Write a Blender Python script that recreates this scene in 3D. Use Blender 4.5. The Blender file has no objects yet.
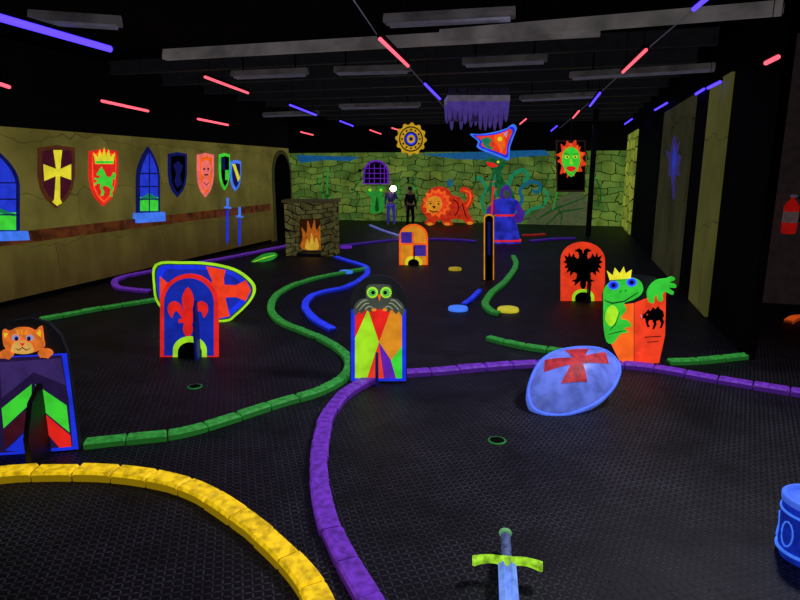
import bpy, bmesh, math, random
from mathutils import Vector, Matrix
random.seed(4)
S=bpy.context.scene
COL=S.collection
try:
    S.view_settings.view_transform='Standard'
except Exception: pass
CH=1.8; TH=math.radians(15.5); PI_=math.radians(12.2)
ct,st,cp,sp=math.cos(TH),math.sin(TH),math.cos(PI_),math.sin(PI_)
O=Vector((0,0,CH)); F=Vector((-st*cp,ct*cp,-sp)); R=Vector((ct,st,0)); U=Vector((-st*sp,ct*sp,cp))
def ray(x,y): return F+R*((x-400)/600)+U*((300-y)/600)
def P(x,y,z=0):
    d=ray(x,y); return O+d*((z-CH)/d.z)
def Q(x,y,dist):
    d=ray(x,y); return O+d*(dist/math.hypot(d.x,d.y))
cam=bpy.data.cameras.new('camera'); co=bpy.data.objects.new('camera',cam); COL.objects.link(co)
cam.sensor_width=36; cam.lens=27; co.location=O; co.rotation_euler=(math.radians(90-12.2),0,TH); cam.clip_end=100
S.camera=co
def lin(c):
    c=c/255.
    return c/12.92 if c<=.04045 else ((c+.055)/1.055)**2.4
def C(r,g,b): return (lin(r),lin(g),lin(b),1)
# ---------- materials
MC={}
def paint(name,rgb,e=.7,rough=.55,var=.25,sc=9.,dif=.8,spec=.3):
    if name in MC: return MC[name]
    m=bpy.data.materials.new(name); m.use_nodes=True; n=m.node_tree.nodes; l=m.node_tree.links
    b=n['Principled BSDF']; b.inputs['Roughness'].default_value=rough; b.inputs['Specular IOR Level'].default_value=spec
    g=n.new('ShaderNodeNewGeometry'); t=n.new('ShaderNodeTexNoise'); t.inputs['Scale'].default_value=sc; t.inputs['Detail'].default_value=5
    l.new(g.outputs['Position'],t.inputs['Vector'])
    r=n.new('ShaderNodeValToRGB'); c=C(*rgb)
    k=1-var
    r.color_ramp.elements[0].position=.35; r.color_ramp.elements[1].position=.6
    r.color_ramp.elements[0].color=(c[0]*k,c[1]*k,c[2]*k,1); r.color_ramp.elements[1].color=c
    l.new(t.outputs['Fac'],r.inputs['Fac'])
    l.new(r.outputs['Color'],b.inputs['Base Color'])
    if e>0:
        l.new(r.outputs['Color'],b.inputs['Emission Color']); b.inputs['Emission Strength'].default_value=e
    MC[name]=m; return m
def glow(name,rgb,s):
    if name in MC: return MC[name]
    m=bpy.data.materials.new(name); m.use_nodes=True; b=m.node_tree.nodes['Principled BSDF']
    b.inputs['Base Color'].default_value=C(*rgb); b.inputs['Emission Color'].default_value=C(*rgb); b.inputs['Emission Strength'].default_value=s
    MC[name]=m; return m
def math_(n,l,op,a,b=None):
    x=n.new('ShaderNodeMath'); x.operation=op
    for i,v in enumerate((a,b)):
        if v is None: continue
        if isinstance(v,(int,float)): x.inputs[i].default_value=v
        else: l.new(v,x.inputs[i])
    return x.outputs[0]
def stone(name,c1,c2,mort,axis,scale=1.,e=.5,bw=.55,rh=.28,zmax=None,low=None,ms=.025,dist=.25,nlo=.35,nsc=2.6):
    m=bpy.data.materials.new(name); m.use_nodes=True; n=m.node_tree.nodes; l=m.node_tree.links
    b=n['Principled BSDF']; b.inputs['Roughness'].default_value=.85; b.inputs['Specular IOR Level'].default_value=.15
    g=n.new('ShaderNodeNewGeometry'); s=n.new('ShaderNodeSeparateXYZ'); l.new(g.outputs['Position'],s.inputs[0])
    cb=n.new('ShaderNodeCombineXYZ'); l.new(s.outputs['XY'.index(axis)],cb.inputs[0]); l.new(s.outputs[2],cb.inputs[1])
    ns=n.new('ShaderNodeTexNoise'); ns.inputs['Scale'].default_value=1.7; l.new(g.outputs['Position'],ns.inputs['Vector'])
    sub=n.new('ShaderNodeVectorMath'); sub.operation='SUBTRACT'; l.new(ns.outputs['Color'],sub.inputs[0]); sub.inputs[1].default_value=(.5,.5,.5)
    mu=n.new('ShaderNodeVectorMath'); mu.operation='SCALE'; l.new(sub.outputs[0],mu.inputs[0]); mu.inputs['Scale'].default_value=dist*2
    ad=n.new('ShaderNodeVectorMath'); ad.operation='ADD'; l.new(cb.outputs[0],ad.inputs[0]); l.new(mu.outputs[0],ad.inputs[1])
    br=n.new('ShaderNodeTexBrick'); l.new(ad.outputs[0],br.inputs['Vector']); br.inputs['Scale'].default_value=scale
    br.inputs['Brick Width'].default_value=bw; br.inputs['Row Height'].default_value=rh; br.inputs['Mortar Size'].default_value=ms; br.inputs['Mortar Smooth'].default_value=.3
    br.inputs['Color1'].default_value=C(*c1); br.inputs['Color2'].default_value=C(*c2); br.inputs['Mortar'].default_value=C(*mort)
    n2=n.new('ShaderNodeTexNoise'); n2.inputs['Scale'].default_value=nsc; n2.inputs['Detail'].default_value=8; l.new(g.outputs['Position'],n2.inputs['Vector'])
    rp=n.new('ShaderNodeValToRGB'); rp.color_ramp.elements[0].position=.35; rp.color_ramp.elements[0].color=(nlo,nlo,nlo,1); rp.color_ramp.elements[1].position=.62
    l.new(n2.outputs['Fac'],rp.inputs['Fac'])
    mx=n.new('ShaderNodeMixRGB'); mx.blend_type='MULTIPLY'; mx.inputs[0].default_value=1; l.new(br.outputs['Color'],mx.inputs[1]); l.new(rp.outputs['Color'],mx.inputs[2])
    out=mx.outputs[0]
    if low:
        mp=n.new('ShaderNodeMapping'); mp.inputs['Scale'].default_value=(4,4,1.1); l.new(g.outputs['Position'],mp.inputs[0])
        n3=n.new('ShaderNodeTexNoise'); n3.inputs['Scale'].default_value=1.; n3.inputs['Detail'].default_value=8; l.new(mp.outputs[0],n3.inputs['Vector'])
        zz=math_(n,l,'ADD',s.outputs[2],math_(n,l,'MULTIPLY',math_(n,l,'SUBTRACT',n3.outputs['Fac'],.5),1.0))
        for lo_,hi_,col in low:
            mr=n.new('ShaderNodeMapRange'); mr.inputs['From Min'].default_value=lo_; mr.inputs['From Max'].default_value=hi_; mr.inputs['To Min'].default_value=col[3]; mr.inputs['To Max'].default_value=0
            l.new(s.outputs[2] if hi_-lo_<.05 else zz,mr.inputs['Value'])
            m2=n.new('ShaderNodeMixRGB'); l.new(mr.outputs[0],m2.inputs[0]); l.new(out,m2.inputs[1]); m2.inputs[2].default_value=C(*col[:3]); out=m2.outputs[0]
    if zmax:
        f=math_(n,l,'GREATER_THAN',s.outputs[2],zmax)
        m3=n.new('ShaderNodeMixRGB'); l.new(f,m3.inputs[0]); l.new(out,m3.inputs[1]); m3.inputs[2].default_value=(.0008,.0008,.001,1); out=m3.outputs[0]
    l.new(out,b.inputs['Base Color']); l.new(out,b.inputs['Emission Color']); b.inputs['Emission Strength'].default_value=e
    return m
BLACK=paint('black_paint',(5,5,6),0,.9,spec=.1)
DARK=paint('dark_board_edge',(16,15,22),.2,.6)
RED=paint('neon_red',(245,40,32),.75); ORG=paint('neon_orange',(255,105,28),.8); YEL=paint('neon_yellow',(245,235,50),.75)
GRN=paint('neon_green',(70,235,60),.7); YG=paint('neon_yellow_green',(175,245,40),.75); BLU=paint('neon_blue',(30,55,245),.75)
PUR=paint('neon_purple',(110,40,190),.65); LBL=paint('neon_light_blue',(70,130,255),.8); WHT=paint('blacklight_white',(190,190,240),.6)
DPU=paint('dark_purple',(45,30,80),.5); GRY=paint('dim_grey',(85,85,100),.4); PNK=paint('neon_pink',(255,120,110),.8); DGR=paint('dark_green',(25,90,35),.5)
BRN=paint('brown_paint',(95,50,25),.5); DBL=paint('dark_blue',(14,22,95),.6); TAN=paint('tan_paint',(150,120,60),.5); MUR=paint('maroon_paint',(80,22,40),.5)
BBK=paint('board_black',(22,24,28),.35); RO_=paint('red_orange',(245,65,32),.8); MBL=paint('mid_blue',(28,50,190),.6)
# ---------- mesh helpers
def tag(o,label,cat,group=None):
    o['label']=label; o['category']=cat
    if group: o['group']=group
def mk(name,bm,mats,parent=None,smooth=False,loc=None):
    me=bpy.data.meshes.new(name)
    bmesh.ops.recalc_face_normals(bm,faces=bm.faces[:])
    bm.to_mesh(me); bm.free()
    for m in mats: me.materials.append(m)
    if smooth:
        for p in me.polygons: p.use_smooth=True
    o=bpy.data.objects.new(name,me); COL.objects.link(o)
    if parent: o.parent=parent
    if loc is not None: o.location=loc
    return o
def root(name,M,label,cat,group=None):
    e=bpy.data.objects.new(name,None); e.empty_display_size=.1; COL.objects.link(e); e.matrix_world=M; tag(e,label,cat,group); return e
def box(bm,x0,x1,y0,y1,z0,z1,mi=0,bev=0):
    vs=[bm.verts.new((x,y,z)) for x in (x0,x1) for y in (y0,y1) for z in (z0,z1)]
    for f in ((0,1,3,2),(4,6,7,5),(0,4,5,1),(2,3,7,6),(0,2,6,4),(1,5,7,3)):
        q=bm.faces.new([vs[i] for i in f]); q.material_index=mi
def structure(name,b,mat):
    bm=bmesh.new(); box(bm,*b); o=mk(name,bm,[mat]); o['kind']='structure'; return o
def lathe(bm,prof,n=32,c=(0,0,0),mi=0,a0=0):
    rings=[]
    for r,z in prof:
        rings.append([bm.verts.new((c[0]+r*math.cos(2*math.pi*i/n),c[1]+r*math.sin(2*math.pi*i/n),c[2]+z)) for i in range(n)])
    for k in range(len(rings)-1):
        m=mi[k] if isinstance(mi,list) else mi
        for i in range(n):
            f=bm.faces.new((rings[k][i],rings[k][(i+1)%n],rings[k+1][(i+1)%n],rings[k+1][i])); f.material_index=m; f.smooth=True
    f=bm.faces.new(rings[0]); f.material_index=mi[0] if isinstance(mi,list) else mi
    f=bm.faces.new(rings[-1]); f.material_index=mi[-1] if isinstance(mi,list) else mi
def tube(bm,pts,r,n=8,mi=0,closed=False):
    pts=[Vector(p) for p in pts]; rings=[]; N=len(pts)
    for i,p in enumerate(pts):
        d=(pts[(i+1)%N]-pts[i-1]).normalized() if closed else (pts[min(i+1,N-1)]-pts[max(i-1,0)]).normalized()
        a=d.cross(Vector((0,0,1)));
        if closed: a=d.cross(Vector((0,1,0)))
        if a.length<1e-3: a=Vector((1,0,0))
        a.normalize(); b=d.cross(a)
        rr=r[i] if isinstance(r,(list,tuple)) else r
        rings.append([bm.verts.new(p+a*rr*math.cos(2*math.pi*k/n)+b*rr*math.sin(2*math.pi*k/n)) for k in range(n)])
    for i in range(N if closed else N-1):
        j=(i+1)%N
        for k in range(n):
            f=bm.faces.new((rings[i][k],rings[i][(k+1)%n],rings[j][(k+1)%n],rings[j][k])); f.material_index=mi; f.smooth=True
    if not closed:
        for q in (rings[0],rings[-1]): bm.faces.new(q).material_index=mi
def tubeo(name,pts,r,mat,parent,n=8):
    bm=bmesh.new(); tube(bm,pts,r,n); return mk(name,bm,[mat],parent)
# outline helpers (drawing coordinates; later laid on real planes)
def el(cx,cy,rx,ry=None,n=22):
    ry=ry or rx; return [(cx+rx*math.cos(2*math.pi*i/n),cy+ry*math.sin(2*math.pi*i/n)) for i in range(n)]
def rc(x0,y0,x1,y1): return [(x0,y0),(x1,y0),(x1,y1),(x0,y1)]
def ln(pts,w):
    out=[];bk=[]
    for i,p in enumerate(pts):
        a=pts[max(i-1,0)]; b=pts[min(i+1,len(pts)-1)]; dx,dy=b[0]-a[0],b[1]-a[1]; q=math.hypot(dx,dy) or 1
        k=w/2*(1 if 0<i<len(pts)-1 else .5)
        out.append((p[0]-dy/q*k,p[1]+dx/q*k)); bk.append((p[0]+dy/q*k,p[1]-dx/q*k))
    return out+bk[::-1]
def ar(x0,x1,yt,yb,ys,n=16):
    cx=(x0+x1)/2; rx=(x1-x0)/2
    return [(x0,yb)]+[(cx-rx*math.cos(math.pi*i/n),ys-(ys-yt)*math.sin(math.pi*i/n)) for i in range(n+1)]+[(x1,yb)]
def goth(x0,x1,yt,yb,ys):
    cx=(x0+x1)/2
    L=[(x0,yb),(x0,ys)]
    for i in range(1,6):
        t=i/6; L.append((x0+(cx-x0)*t**1.5,ys+(yt-ys)*t**.8))
    L.append((cx,yt))
    for i in range(5,0,-1):
        t=i/6; L.append((x1+(cx-x1)*t**1.5,ys+(yt-ys)*t**.8))
    return L+[(x1,ys),(x1,yb)]
def shd(x0,x1,yt,yb):
    cx=(x0+x1)/2; h=yb-yt; w=(x1-x0)
    return [(x0,yt+h*.04),(cx-w*.2,yt+h*.02),(cx,yt),(cx+w*.2,yt+h*.02),(x1,yt+h*.04),(x1,yt+h*.5),(x1-w*.07,yt+h*.7),(x1-w*.22,yt+h*.86),(cx,yb),(x0+w*.22,yt+h*.86),(x0+w*.07,yt+h*.7),(x0,yt+h*.5)]
def sm(pts,k=4,closed=True):
    n=len(pts); out=[]
    rng=range(n) if closed else range(n-1)
    for i in rng:
        if closed: p0,p1,p2,p3=pts[i-1],pts[i],pts[(i+1)%n],pts[(i+2)%n]
        else: p0,p1,p2,p3=pts[max(i-1,0)],pts[i],pts[i+1],pts[min(i+2,n-1)]
        for j in range(k):
            t=j/k
            out.append(tuple(.5*((2*b)+(-a+c)*t+(2*a-5*b+4*c-d)*t*t+(-a+3*b-3*c+d)*t**3) for a,b,c,d in zip(p0,p1,p2,p3)))
    if not closed: out.append(tuple(pts[-1]))
    return out
def sc(pts,s,sy=None,c=None):
    sy=sy or s
    cx=sum(p[0] for p in pts)/len(pts) if c is None else c[0]; cy=sum(p[1] for p in pts)/len(pts) if c is None else c[1]
    return [(cx+(x-cx)*s,cy+(y-cy)*sy) for x,y in pts]
def inset(x0,x1,yt,yb,ys,d): return ar(x0+d,x1-d,yt+d,yb-d*.3,ys)
def mir(pts,cx): return [(2*cx-x,y) for x,y in pts][::-1]
def toL(M,x,y):
    Mi=M.inverted(); o=Mi@O; d=(Mi.to_3x3()@ray(x,y)); t=-o.y/d.y; p=o+d*t; return p.x,p.z
def frame(pos,a,tilt=0): return Matrix.Translation(pos)@Matrix.Rotation(a,4,'Z')@Matrix.Rotation(tilt,4,'X')
def flat(M,pts,y,bm,mi,thick=0):
    L=[toL(M,*p) for p in pts]
    v=[bm.verts.new((a,y,b)) for a,b in L]
    f=bm.faces.new(v); f.material_index=mi
    if thick:
        w=[bm.verts.new((a,y+thick,b)) for a,b in L]
        bm.faces.new(w[::-1]).material_index=mi
        for i in range(len(v)):
            j=(i+1)%len(v); bm.faces.new((v[i],v[j],w[j],w[i])).material_index=mi
def art(M,parent,shapes,name='painted_design',y0=-.002,step=.0015):
    bm=bmesh.new(); mats=[]
    for i,(pts,m) in enumerate(shapes):
        if m not in mats: mats.append(m)
        flat(M,pts,y0-step*i,bm,mats.index(m))
    me=bpy.data.meshes.new(name); 
    bm.to_mesh(me); bm.free()
    for m in mats: me.materials.append(m)
    o=bpy.data.objects.new(name,me); COL.objects.link(o); o.parent=parent; return o
def panel(M,parent,pts,mat,thick=.03,name='panel',y=0):
    bm=bmesh.new(); flat(M,pts,y,bm,0,thick); return mk(name,bm,[mat],parent)
def fin(M,parent,px,yt,h_front=.2,mat=None,w=.025,back=.2):
    x,z=toL(M,px,yt); bm=bmesh.new()
    prof=[(-h_front,0),(-h_front,z*.45),(-h_front*.6,z*.85),(-.01,z),(back*.6,z*.85),(back,z*.45),(back,0)]
    A=[bm.verts.new((x-w/2,y,q)) for y,q in prof]; B=[bm.verts.new((x+w/2,y,q)) for y,q in prof]
    bm.faces.new(A); bm.faces.new(B[::-1])
    for i in range(len(A)):
        j=(i+1)%len(A); bm.faces.new((A[i],A[j],B[j],B[i]))
    return mk('support_fin',bm,[mat or DARK],parent)

# ================= ROOM
def floor_mat():
    m=bpy.data.materials.new('black_rubber_tread'); m.use_nodes=True; n=m.node_tree.nodes; l=m.node_tree.links; b=n['Principled BSDF']
    g=n.new('ShaderNodeNewGeometry'); mp=n.new('ShaderNodeMapping'); mp.inputs['Rotation'].default_value=(0,0,.25); mp.inputs['Scale'].default_value=(33,33,33)
    l.new(g.outputs['Position'],mp.inputs[0]); s=n.new('ShaderNodeSeparateXYZ'); l.new(mp.outputs[0],s.inputs[0])
    M_=lambda op,a,c=None: math_(n,l,op,a,c)
    fx,fy=M_('FLOOR',s.outputs[0]),M_('FLOOR',s.outputs[1])
    par=M_('PINGPONG',M_('ADD',fx,fy),1)
    u=M_('SUBTRACT',M_('FRACT',s.outputs[0]),.5); v=M_('SUBTRACT',M_('FRACT',s.outputs[1]),.5)
    sg=M_('SUBTRACT',M_('MULTIPLY',par,2),1)
    v2=M_('MULTIPLY',v,sg)
    a=M_('ADD',u,v2); c=M_('SUBTRACT',u,v2)
    e=M_('ADD',M_('POWER',M_('MULTIPLY',a,1.15),2),M_('POWER',M_('MULTIPLY',c,3.0),2))
    h=M_('SUBTRACT',1,M_('MINIMUM',e,1)); h=M_('POWER',h,.5)
    bu=n.new('ShaderNodeBump'); bu.inputs['Strength'].default_value=.8; bu.inputs['Distance'].default_value=.006; l.new(h,bu.inputs['Height']); l.new(bu.outputs[0],b.inputs['Normal'])
    t=n.new('ShaderNodeTexNoise'); t.inputs['Scale'].default_value=1.6; t.inputs['Detail'].default_value=9; t.inputs['Roughness'].default_value=.75; l.new(g.outputs['Position'],t.inputs['Vector'])
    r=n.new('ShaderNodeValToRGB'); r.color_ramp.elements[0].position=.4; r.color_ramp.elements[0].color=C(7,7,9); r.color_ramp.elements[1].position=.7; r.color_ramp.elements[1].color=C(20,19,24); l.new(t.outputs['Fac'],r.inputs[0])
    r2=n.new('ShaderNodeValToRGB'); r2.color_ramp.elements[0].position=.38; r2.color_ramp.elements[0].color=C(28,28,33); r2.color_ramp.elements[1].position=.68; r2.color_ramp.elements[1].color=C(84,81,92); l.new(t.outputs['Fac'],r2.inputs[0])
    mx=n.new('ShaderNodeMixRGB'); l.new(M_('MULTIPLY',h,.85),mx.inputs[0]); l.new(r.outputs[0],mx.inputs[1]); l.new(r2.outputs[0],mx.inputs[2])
    t2=n.new('ShaderNodeTexNoise'); t2.inputs['Scale'].default_value=70; t2.inputs['Detail'].default_value=2; l.new(g.outputs['Position'],t2.inputs['Vector'])
    dk=M_('MULTIPLY',M_('GREATER_THAN',t2.outputs['Fac'],.73),.5)
    m2=n.new('ShaderNodeMixRGB'); l.new(dk,m2.inputs[0]); l.new(mx.outputs[0],m2.inputs[1]); m2.inputs[2].default_value=C(130,130,150)
    l.new(m2.outputs[0],b.inputs['Base Color']); b.inputs['Roughness'].default_value=.55; b.inputs['Specular IOR Level'].default_value=.2
    return m
LX=-7.3; RX=1.75; FY=21.
structure('floor',(-12,7,-3,22,-.1,0),floor_mat())
structure('ceiling',(-12,7,-3,22,3.5,3.6),BLACK)
WL=stone('olive_castle_wall',(118,110,50),(108,100,45),(92,86,38),'Y',1,.55,1.3,.75,zmax=2.37,low=[(.0,1.15,(54,38,18,.85)),(.84,.86,(80,62,28,.3))],ms=.01,nlo=.62,nsc=1.6)
structure('wall_left',(LX-.2,LX,-3,15.15,0,3.5),WL)
structure('wall_alcove',(-12,-11.9,14,FY,0,3.5),BLACK)
structure('wall_alcove_front',(-11.9,LX-.2,13.6,13.8,0,3.5),BLACK)
FW=stone('green_castle_stone',(126,154,62),(84,124,54),(20,30,14),'X',1,.55,.5,.25,zmax=2.42,ms=.014,dist=.26,nlo=.5,nsc=1.8)
structure('wall_far',(-12,7,FY,FY+.2,0,3.5),FW)
d=ray(764,215); yend=O.y+d.y*((RX-O.x)/d.x)
structure('wall_right',(RX,RX+.08,yend,FY,0,3.5),BLACK)
structure('wall_back',(-12,7,-3.2,-3,0,3.5),BLACK)
structure('wall_side_room',(RX+.08,7,9.2,9.4,0,3.5),paint('dim_side_wall',(40,32,33),.4))
structure('wall_side_room_right',(7,7.2,-3,9.4,0,3.5),BLACK)
structure('trim_1',(LX,LX+.05,-3,13.9,.81,.97),paint('brown_rail',(104,54,22),.5,sc=6,var=.7))
structure('baseboard_left',(LX,LX+.03,-3,13.9,0,.06),BLACK)
jm=paint('dark_joist',(27,27,31),.25)
for i,y in enumerate([8.6,9.9,11.2,12.5,13.8,15.1,16.4,17.7,19,20.2]):
    L=(RX-LX-.2); bm=bmesh.new()
    prof=[(-.06,0),(.06,0),(.06,.03),(.012,.03),(.012,.17),(.06,.17),(.06,.2),(-.06,.2),(-.06,.17),(-.012,.17),(-.012,.03),(-.06,.03)]
    A=[bm.verts.new((-L/2,a,b)) for a,b in prof]; B=[bm.verts.new((L/2,a,b)) for a,b in prof]
    bm.faces.new(A); bm.faces.new(B)
    for j in range(12): bm.faces.new((A[j],A[(j+1)%12],B[(j+1)%12],B[j]))
    o=mk('ceiling_joist',bm,[jm],loc=((LX+RX)/2,y,3.3)); tag(o,'dark grey steel I-beam joist under black ceiling','ceiling joist','ceiling joists')

# ================= LEFT WALL ITEMS
def wl(x,y,off=.03):
    d=ray(x,y); X=LX+off; t=(X-O.x)/d.x; return O+d*t
A90=math.radians(90)
def on_left(name,label,cat,outline,pm,shapes,thick=.03,group=None,kind=None):
    cx=sum(p[0] for p in outline)/len(outline); yb=max(p[1] for p in outline)
    M=frame(wl(cx,yb,thick+.001),A90)
    e=root(name,M,label,cat,group)
    panel(M,e,outline,pm,thick)
    if shapes: art(M,e,shapes)
    return e,M
p=wl(283,238,.04); M=frame(Vector((p.x,p.y,0)),A90)
bm=bmesh.new(); x0_,_=toL(M,274,200); x1_,_=toL(M,292.5,200); zt_=toL(M,283,150)[1]
cx_=(x0_+x1_)/2; rr=(x1_-x0_)/2
def archv(r,z): return [(cx_-r,0.0)]+[(cx_-r*math.cos(math.pi*i/14),z-rr*1.2+r*1.2*math.sin(math.pi*i/14)) for i in range(15)]+[(cx_+r,0.0)]
for pts,y,mi,th in ((archv(rr,zt_),0,0,.035),(archv(rr*.84,zt_),-.004,1,.02)):
    v=[bm.verts.new((a,y,b)) for a,b in pts]; w_=[bm.verts.new((a,y+th,b)) for a,b in pts]
    bm.faces.new(v).material_index=mi; bm.faces.new(w_[::-1]).material_index=mi
    for i in range(len(v)): j=(i+1)%len(v); bm.faces.new((v[i],v[j],w_[j],w_[i])).material_index=mi
o=mk('door_1',bm,[paint('door_frame_olive',(60,60,30),.4),BLACK]); o.matrix_world=M; o['kind']='structure'  # black inner panel painted in for the dark of the open doorway
g='gothic windows on the painted wall'
def gw(x0,x1,yt,yb,ys,n):
    cx=(x0+x1)/2; w=x1-x0
    o=goth(x0,x1,yt,yb,ys)
    PB=paint('pane_blue',(38,62,225),.7); 
    sh=[(goth(x0+w*.09,x1-w*.09,yt+5,yb-2,ys+1),PB),(rc(x0+w*.09,yb-(yb-yt)*.24,x1-w*.09,yb-2),GRN),(ln([(x0+w*.1,yb-(yb-yt)*.2),(cx,yb-(yb-yt)*.27),(x1-w*.1,yb-(yb-yt)*.2)],5),paint('teal_green',(30,150,100),.6)),
        (rc(cx-w*.025,yt+4,cx+w*.025,yb),DBL)]
    for f in (.4,.6,.79): 
        y=yt+(yb-yt)*f; sh.append((rc(x0+w*.05,y-.7,x1-w*.05,y+.7),DBL))
    M=frame(wl(cx,yb+9,.05),A90); e=root('gothic_window',M,'pointed blue fluorescent painted window with green lower panes on olive wall','window',g)
    panel(M,e,o,DBL,.05,'frame'); art(M,e,sh,'pane_painting')
    bm=bmesh.new(); flat(M,[(x0-w*.12,yb),(x1+w*.1,yb-1),(x1+w*.14,yb+8),(x0-w*.12,yb+10)],-.06,bm,0,.11); mk('sill',bm,[LBL],e)
gw(-26,20,150,232,185,1); gw(138,160,147,213,178,2)
sg='heraldic shields on the painted wall'
on_left('heraldic_shield','maroon heraldic shield with a yellow flared cross','wall shield',shd(39,75,145,208),BRN,
 [(shd(42,72,149,203),MUR),([(53,150),(62,150),(60,170),(60,199),(62,203),(57,206),(52,202),(54,199),(56,170)],YEL),([(43,164),(56,169),(60,169),(71,164),(71,180),(60,176),(56,176),(44,181)],YEL)],group=sg)
horse=[(96,174),(98,171),(100,168),(101.5,166.5),(102,169),(104,171),(106,176),(109,177.5),(111,176),(113,172),(115.5,174),(114.5,180),(112.5,178),(112,182),(111.5,185),(113.5,189),(111.5,193),(112.5,196.5),(109.5,196.5),(109.7,192),(110.5,189.5),(107.5,186.5),(103.5,185.5),(102,188),(104,192),(102.5,196),(100,195.5),(101.5,192),(99.5,188),(100,184),(97.5,183),(94.5,186),(93.5,183.5),(97.5,180.5),(94,179.5),(94,177.5),(99,178.5),(100,174.5),(97,176)]
on_left('heraldic_shield','red heraldic shield with green horse under yellow crown crest','wall shield',shd(90,118,149,206),RED,
 [(shd(92,116,152,203),ORG),(shd(93,115,154,201),RED),([(95,164),(93,152),(97.5,157),(99.5,149),(102,156),(104,147),(106,156),(108.5,149),(110.5,157),(115,152),(113,164)],YEL),(rc(95,161,113,163.5),GRN),(horse,GRN)],group=sg)
on_left('heraldic_shield','black heraldic shield edged in blue','wall shield',shd(169,187,152,197),DBL,[(shd(171,185,155,193),BLACK),([(173,165),(178,161),(183,166),(180,175),(182,184),(177,188),(174,181),(176,174)],DBL)],group=sg)
on_left('heraldic_shield','orange heraldic shield with a pink face crest','wall shield',shd(198,214,153,197),PNK,[(shd(200,212,156,194),ORG),(sm([(202,163),(206,160),(210,163),(211,171),(208,178),(210,184),(206,190),(202,184),(204,178),(201,171)]),PNK),(el(204,169,1,1.2),MUR),(el(208,169,1,1.2),MUR),(rc(204,174,208,175.5),MUR),(ln([(203,182),(206,185),(209,182)],1.2),MUR)],group=sg)
on_left('heraldic_shield','green and blue quartered heraldic shield','wall shield',shd(220,230,153,190),GRN,[(shd(221,229,156,187),BLACK),(rc(221.5,158,225,170),DBL),(rc(225,170,228.5,180),GRN)],group=sg)
on_left('heraldic_shield','light blue heraldic shield with yellow bend','wall shield',shd(231,241,160,191),LBL,[(shd(232,240,163,188),DBL),([(232,164),(235,164),(240,178),(238,182)],YEL)],group=sg)
for (x,yt,yb) in ((228,198,244),(240,207,246)):
    M=frame(wl(x,yb,.08),A90); e=root('wall_sword',M,'blue-bladed sword with light blue hilt hung on the wall','sword','swords on the painted wall')
    panel(M,e,[(x-1,yt+12),(x+.7,yt+12),(x+.6,yb-5),(x-.2,yb),(x-1,yb-5)],BLU,.02,'blade')
    panel(M,e,[(x-3,yt+8.5),(x+3,yt+9),(x+3,yt+10.8),(x-3,yt+10.3)],LBL,.028,'guard',y=-.006)
    panel(M,e,[(x-.8,yt),(x+.8,yt),(x+.8,yt+9),(x-.8,yt+9)],LBL,.025,'grip',y=-.003)

# ================= FAR WALL MURAL
def onfar(name,label,cat,shapes):
    cx=sum(p[0] for p in shapes[0][0])/len(shapes[0][0]); cy=max(p[1] for p in shapes[0][0])
    d=ray(cx,cy); p=O+d*((FY-.02-O.y)/d.y)
    M=frame(p,0); bm=bmesh.new(); mats=[]
    for i,(pts,m) in enumerate(shapes):
        if m not in mats: mats.append(m)
        flat(M,pts,-.002*i,bm,mats.index(m),.016)
    o=mk(name,bm,mats); o.matrix_world=M; tag(o,label,cat); return o
TG=MC['teal_green']; TS=paint('teal_sky',(30,105,165),.55); LG=paint('leaf_green',(50,170,60),.55); BGn=paint('blue_green',(25,110,140),.6)
VG=paint('vine_olive',(120,170,60),.5)
rv=random.Random(11); sh=[]
for x in (318,336,352,398,420,478,545,556,596):
    x+=rv.uniform(-4,4); y=rv.uniform(200,218); pts=[(x,y)]
    for j in range(4): x+=rv.uniform(-6,6); y-=rv.uniform(6,11); pts.append((x,max(y,158+j)))
    sh.append((ln(sm(pts,4,False),rv.uniform(1,1.6)),rv.choice([DGR,LG])))
    for q in pts[1:4]: sh.append((el(q[0]+rv.uniform(-2,2),q[1],rv.uniform(1.2,2.4),rv.uniform(.8,1.5),8),rv.choice([DGR,LG])))
onfar('mural_ivy','thin green ivy painted over the castle stones','mural',sh)
onfar('mural_window','round-topped dark window with violet lattice in stone wall','window',[(ar(363,389,160,184,173),PUR),(ar(365,387,162,183,174),BLACK)]+[(rc(x,164,x+.8,183),PUR) for x in (369,374,380,384)]+[(rc(365,y,387,y+.8),PUR) for y in (168,173,178)])
onfar('mural_bush','green leafy bush painted on stone wall','mural',[(sm([(370,212),(372,199),(366,193),(370,187),(375,192),(378,186),(384,188),(382,196),(387,200),(382,212)]),LG),(sm([(375,210),(377,196),(379,210)]),DGR),(el(370,190,1.5),YG),(el(381,190,1.5),YG)])
onfar('mural_sky','blue sky strip painted above stone wall','mural',[([(296,155),(330,156),(360,157),(350,161),(325,160),(300,163)],TS),])
onfar('mural_sky','blue sky strip painted above stone wall','mural',[([(420,154),(500,151),(545,150),(550,155),(520,157),(500,160),(455,159)],TS)])
onfar('mural_vine','curling blue-green vines painted on stone wall','mural',[
 (ln(sm([(508,222),(512,205),(508,190),(512,176),(522,170),(528,176),(523,182)],4,False),4),TG),
 (ln(sm([(514,215),(522,200),(520,190),(530,182),(540,184),(538,192),(532,190)],4,False),3.5),BGn),
 (ln(sm([(486,215),(482,200),(486,188),(480,178),(474,180)],4,False),3.5),TG),
 (ln(sm([(518,222),(530,210),(542,206),(548,196),(544,190)],4,False),3),TG),
 (ln(sm([(490,200),(494,184),(500,172),(496,166)],4,False),3),BGn),(el(450,183,3,4),BGn)])
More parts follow.
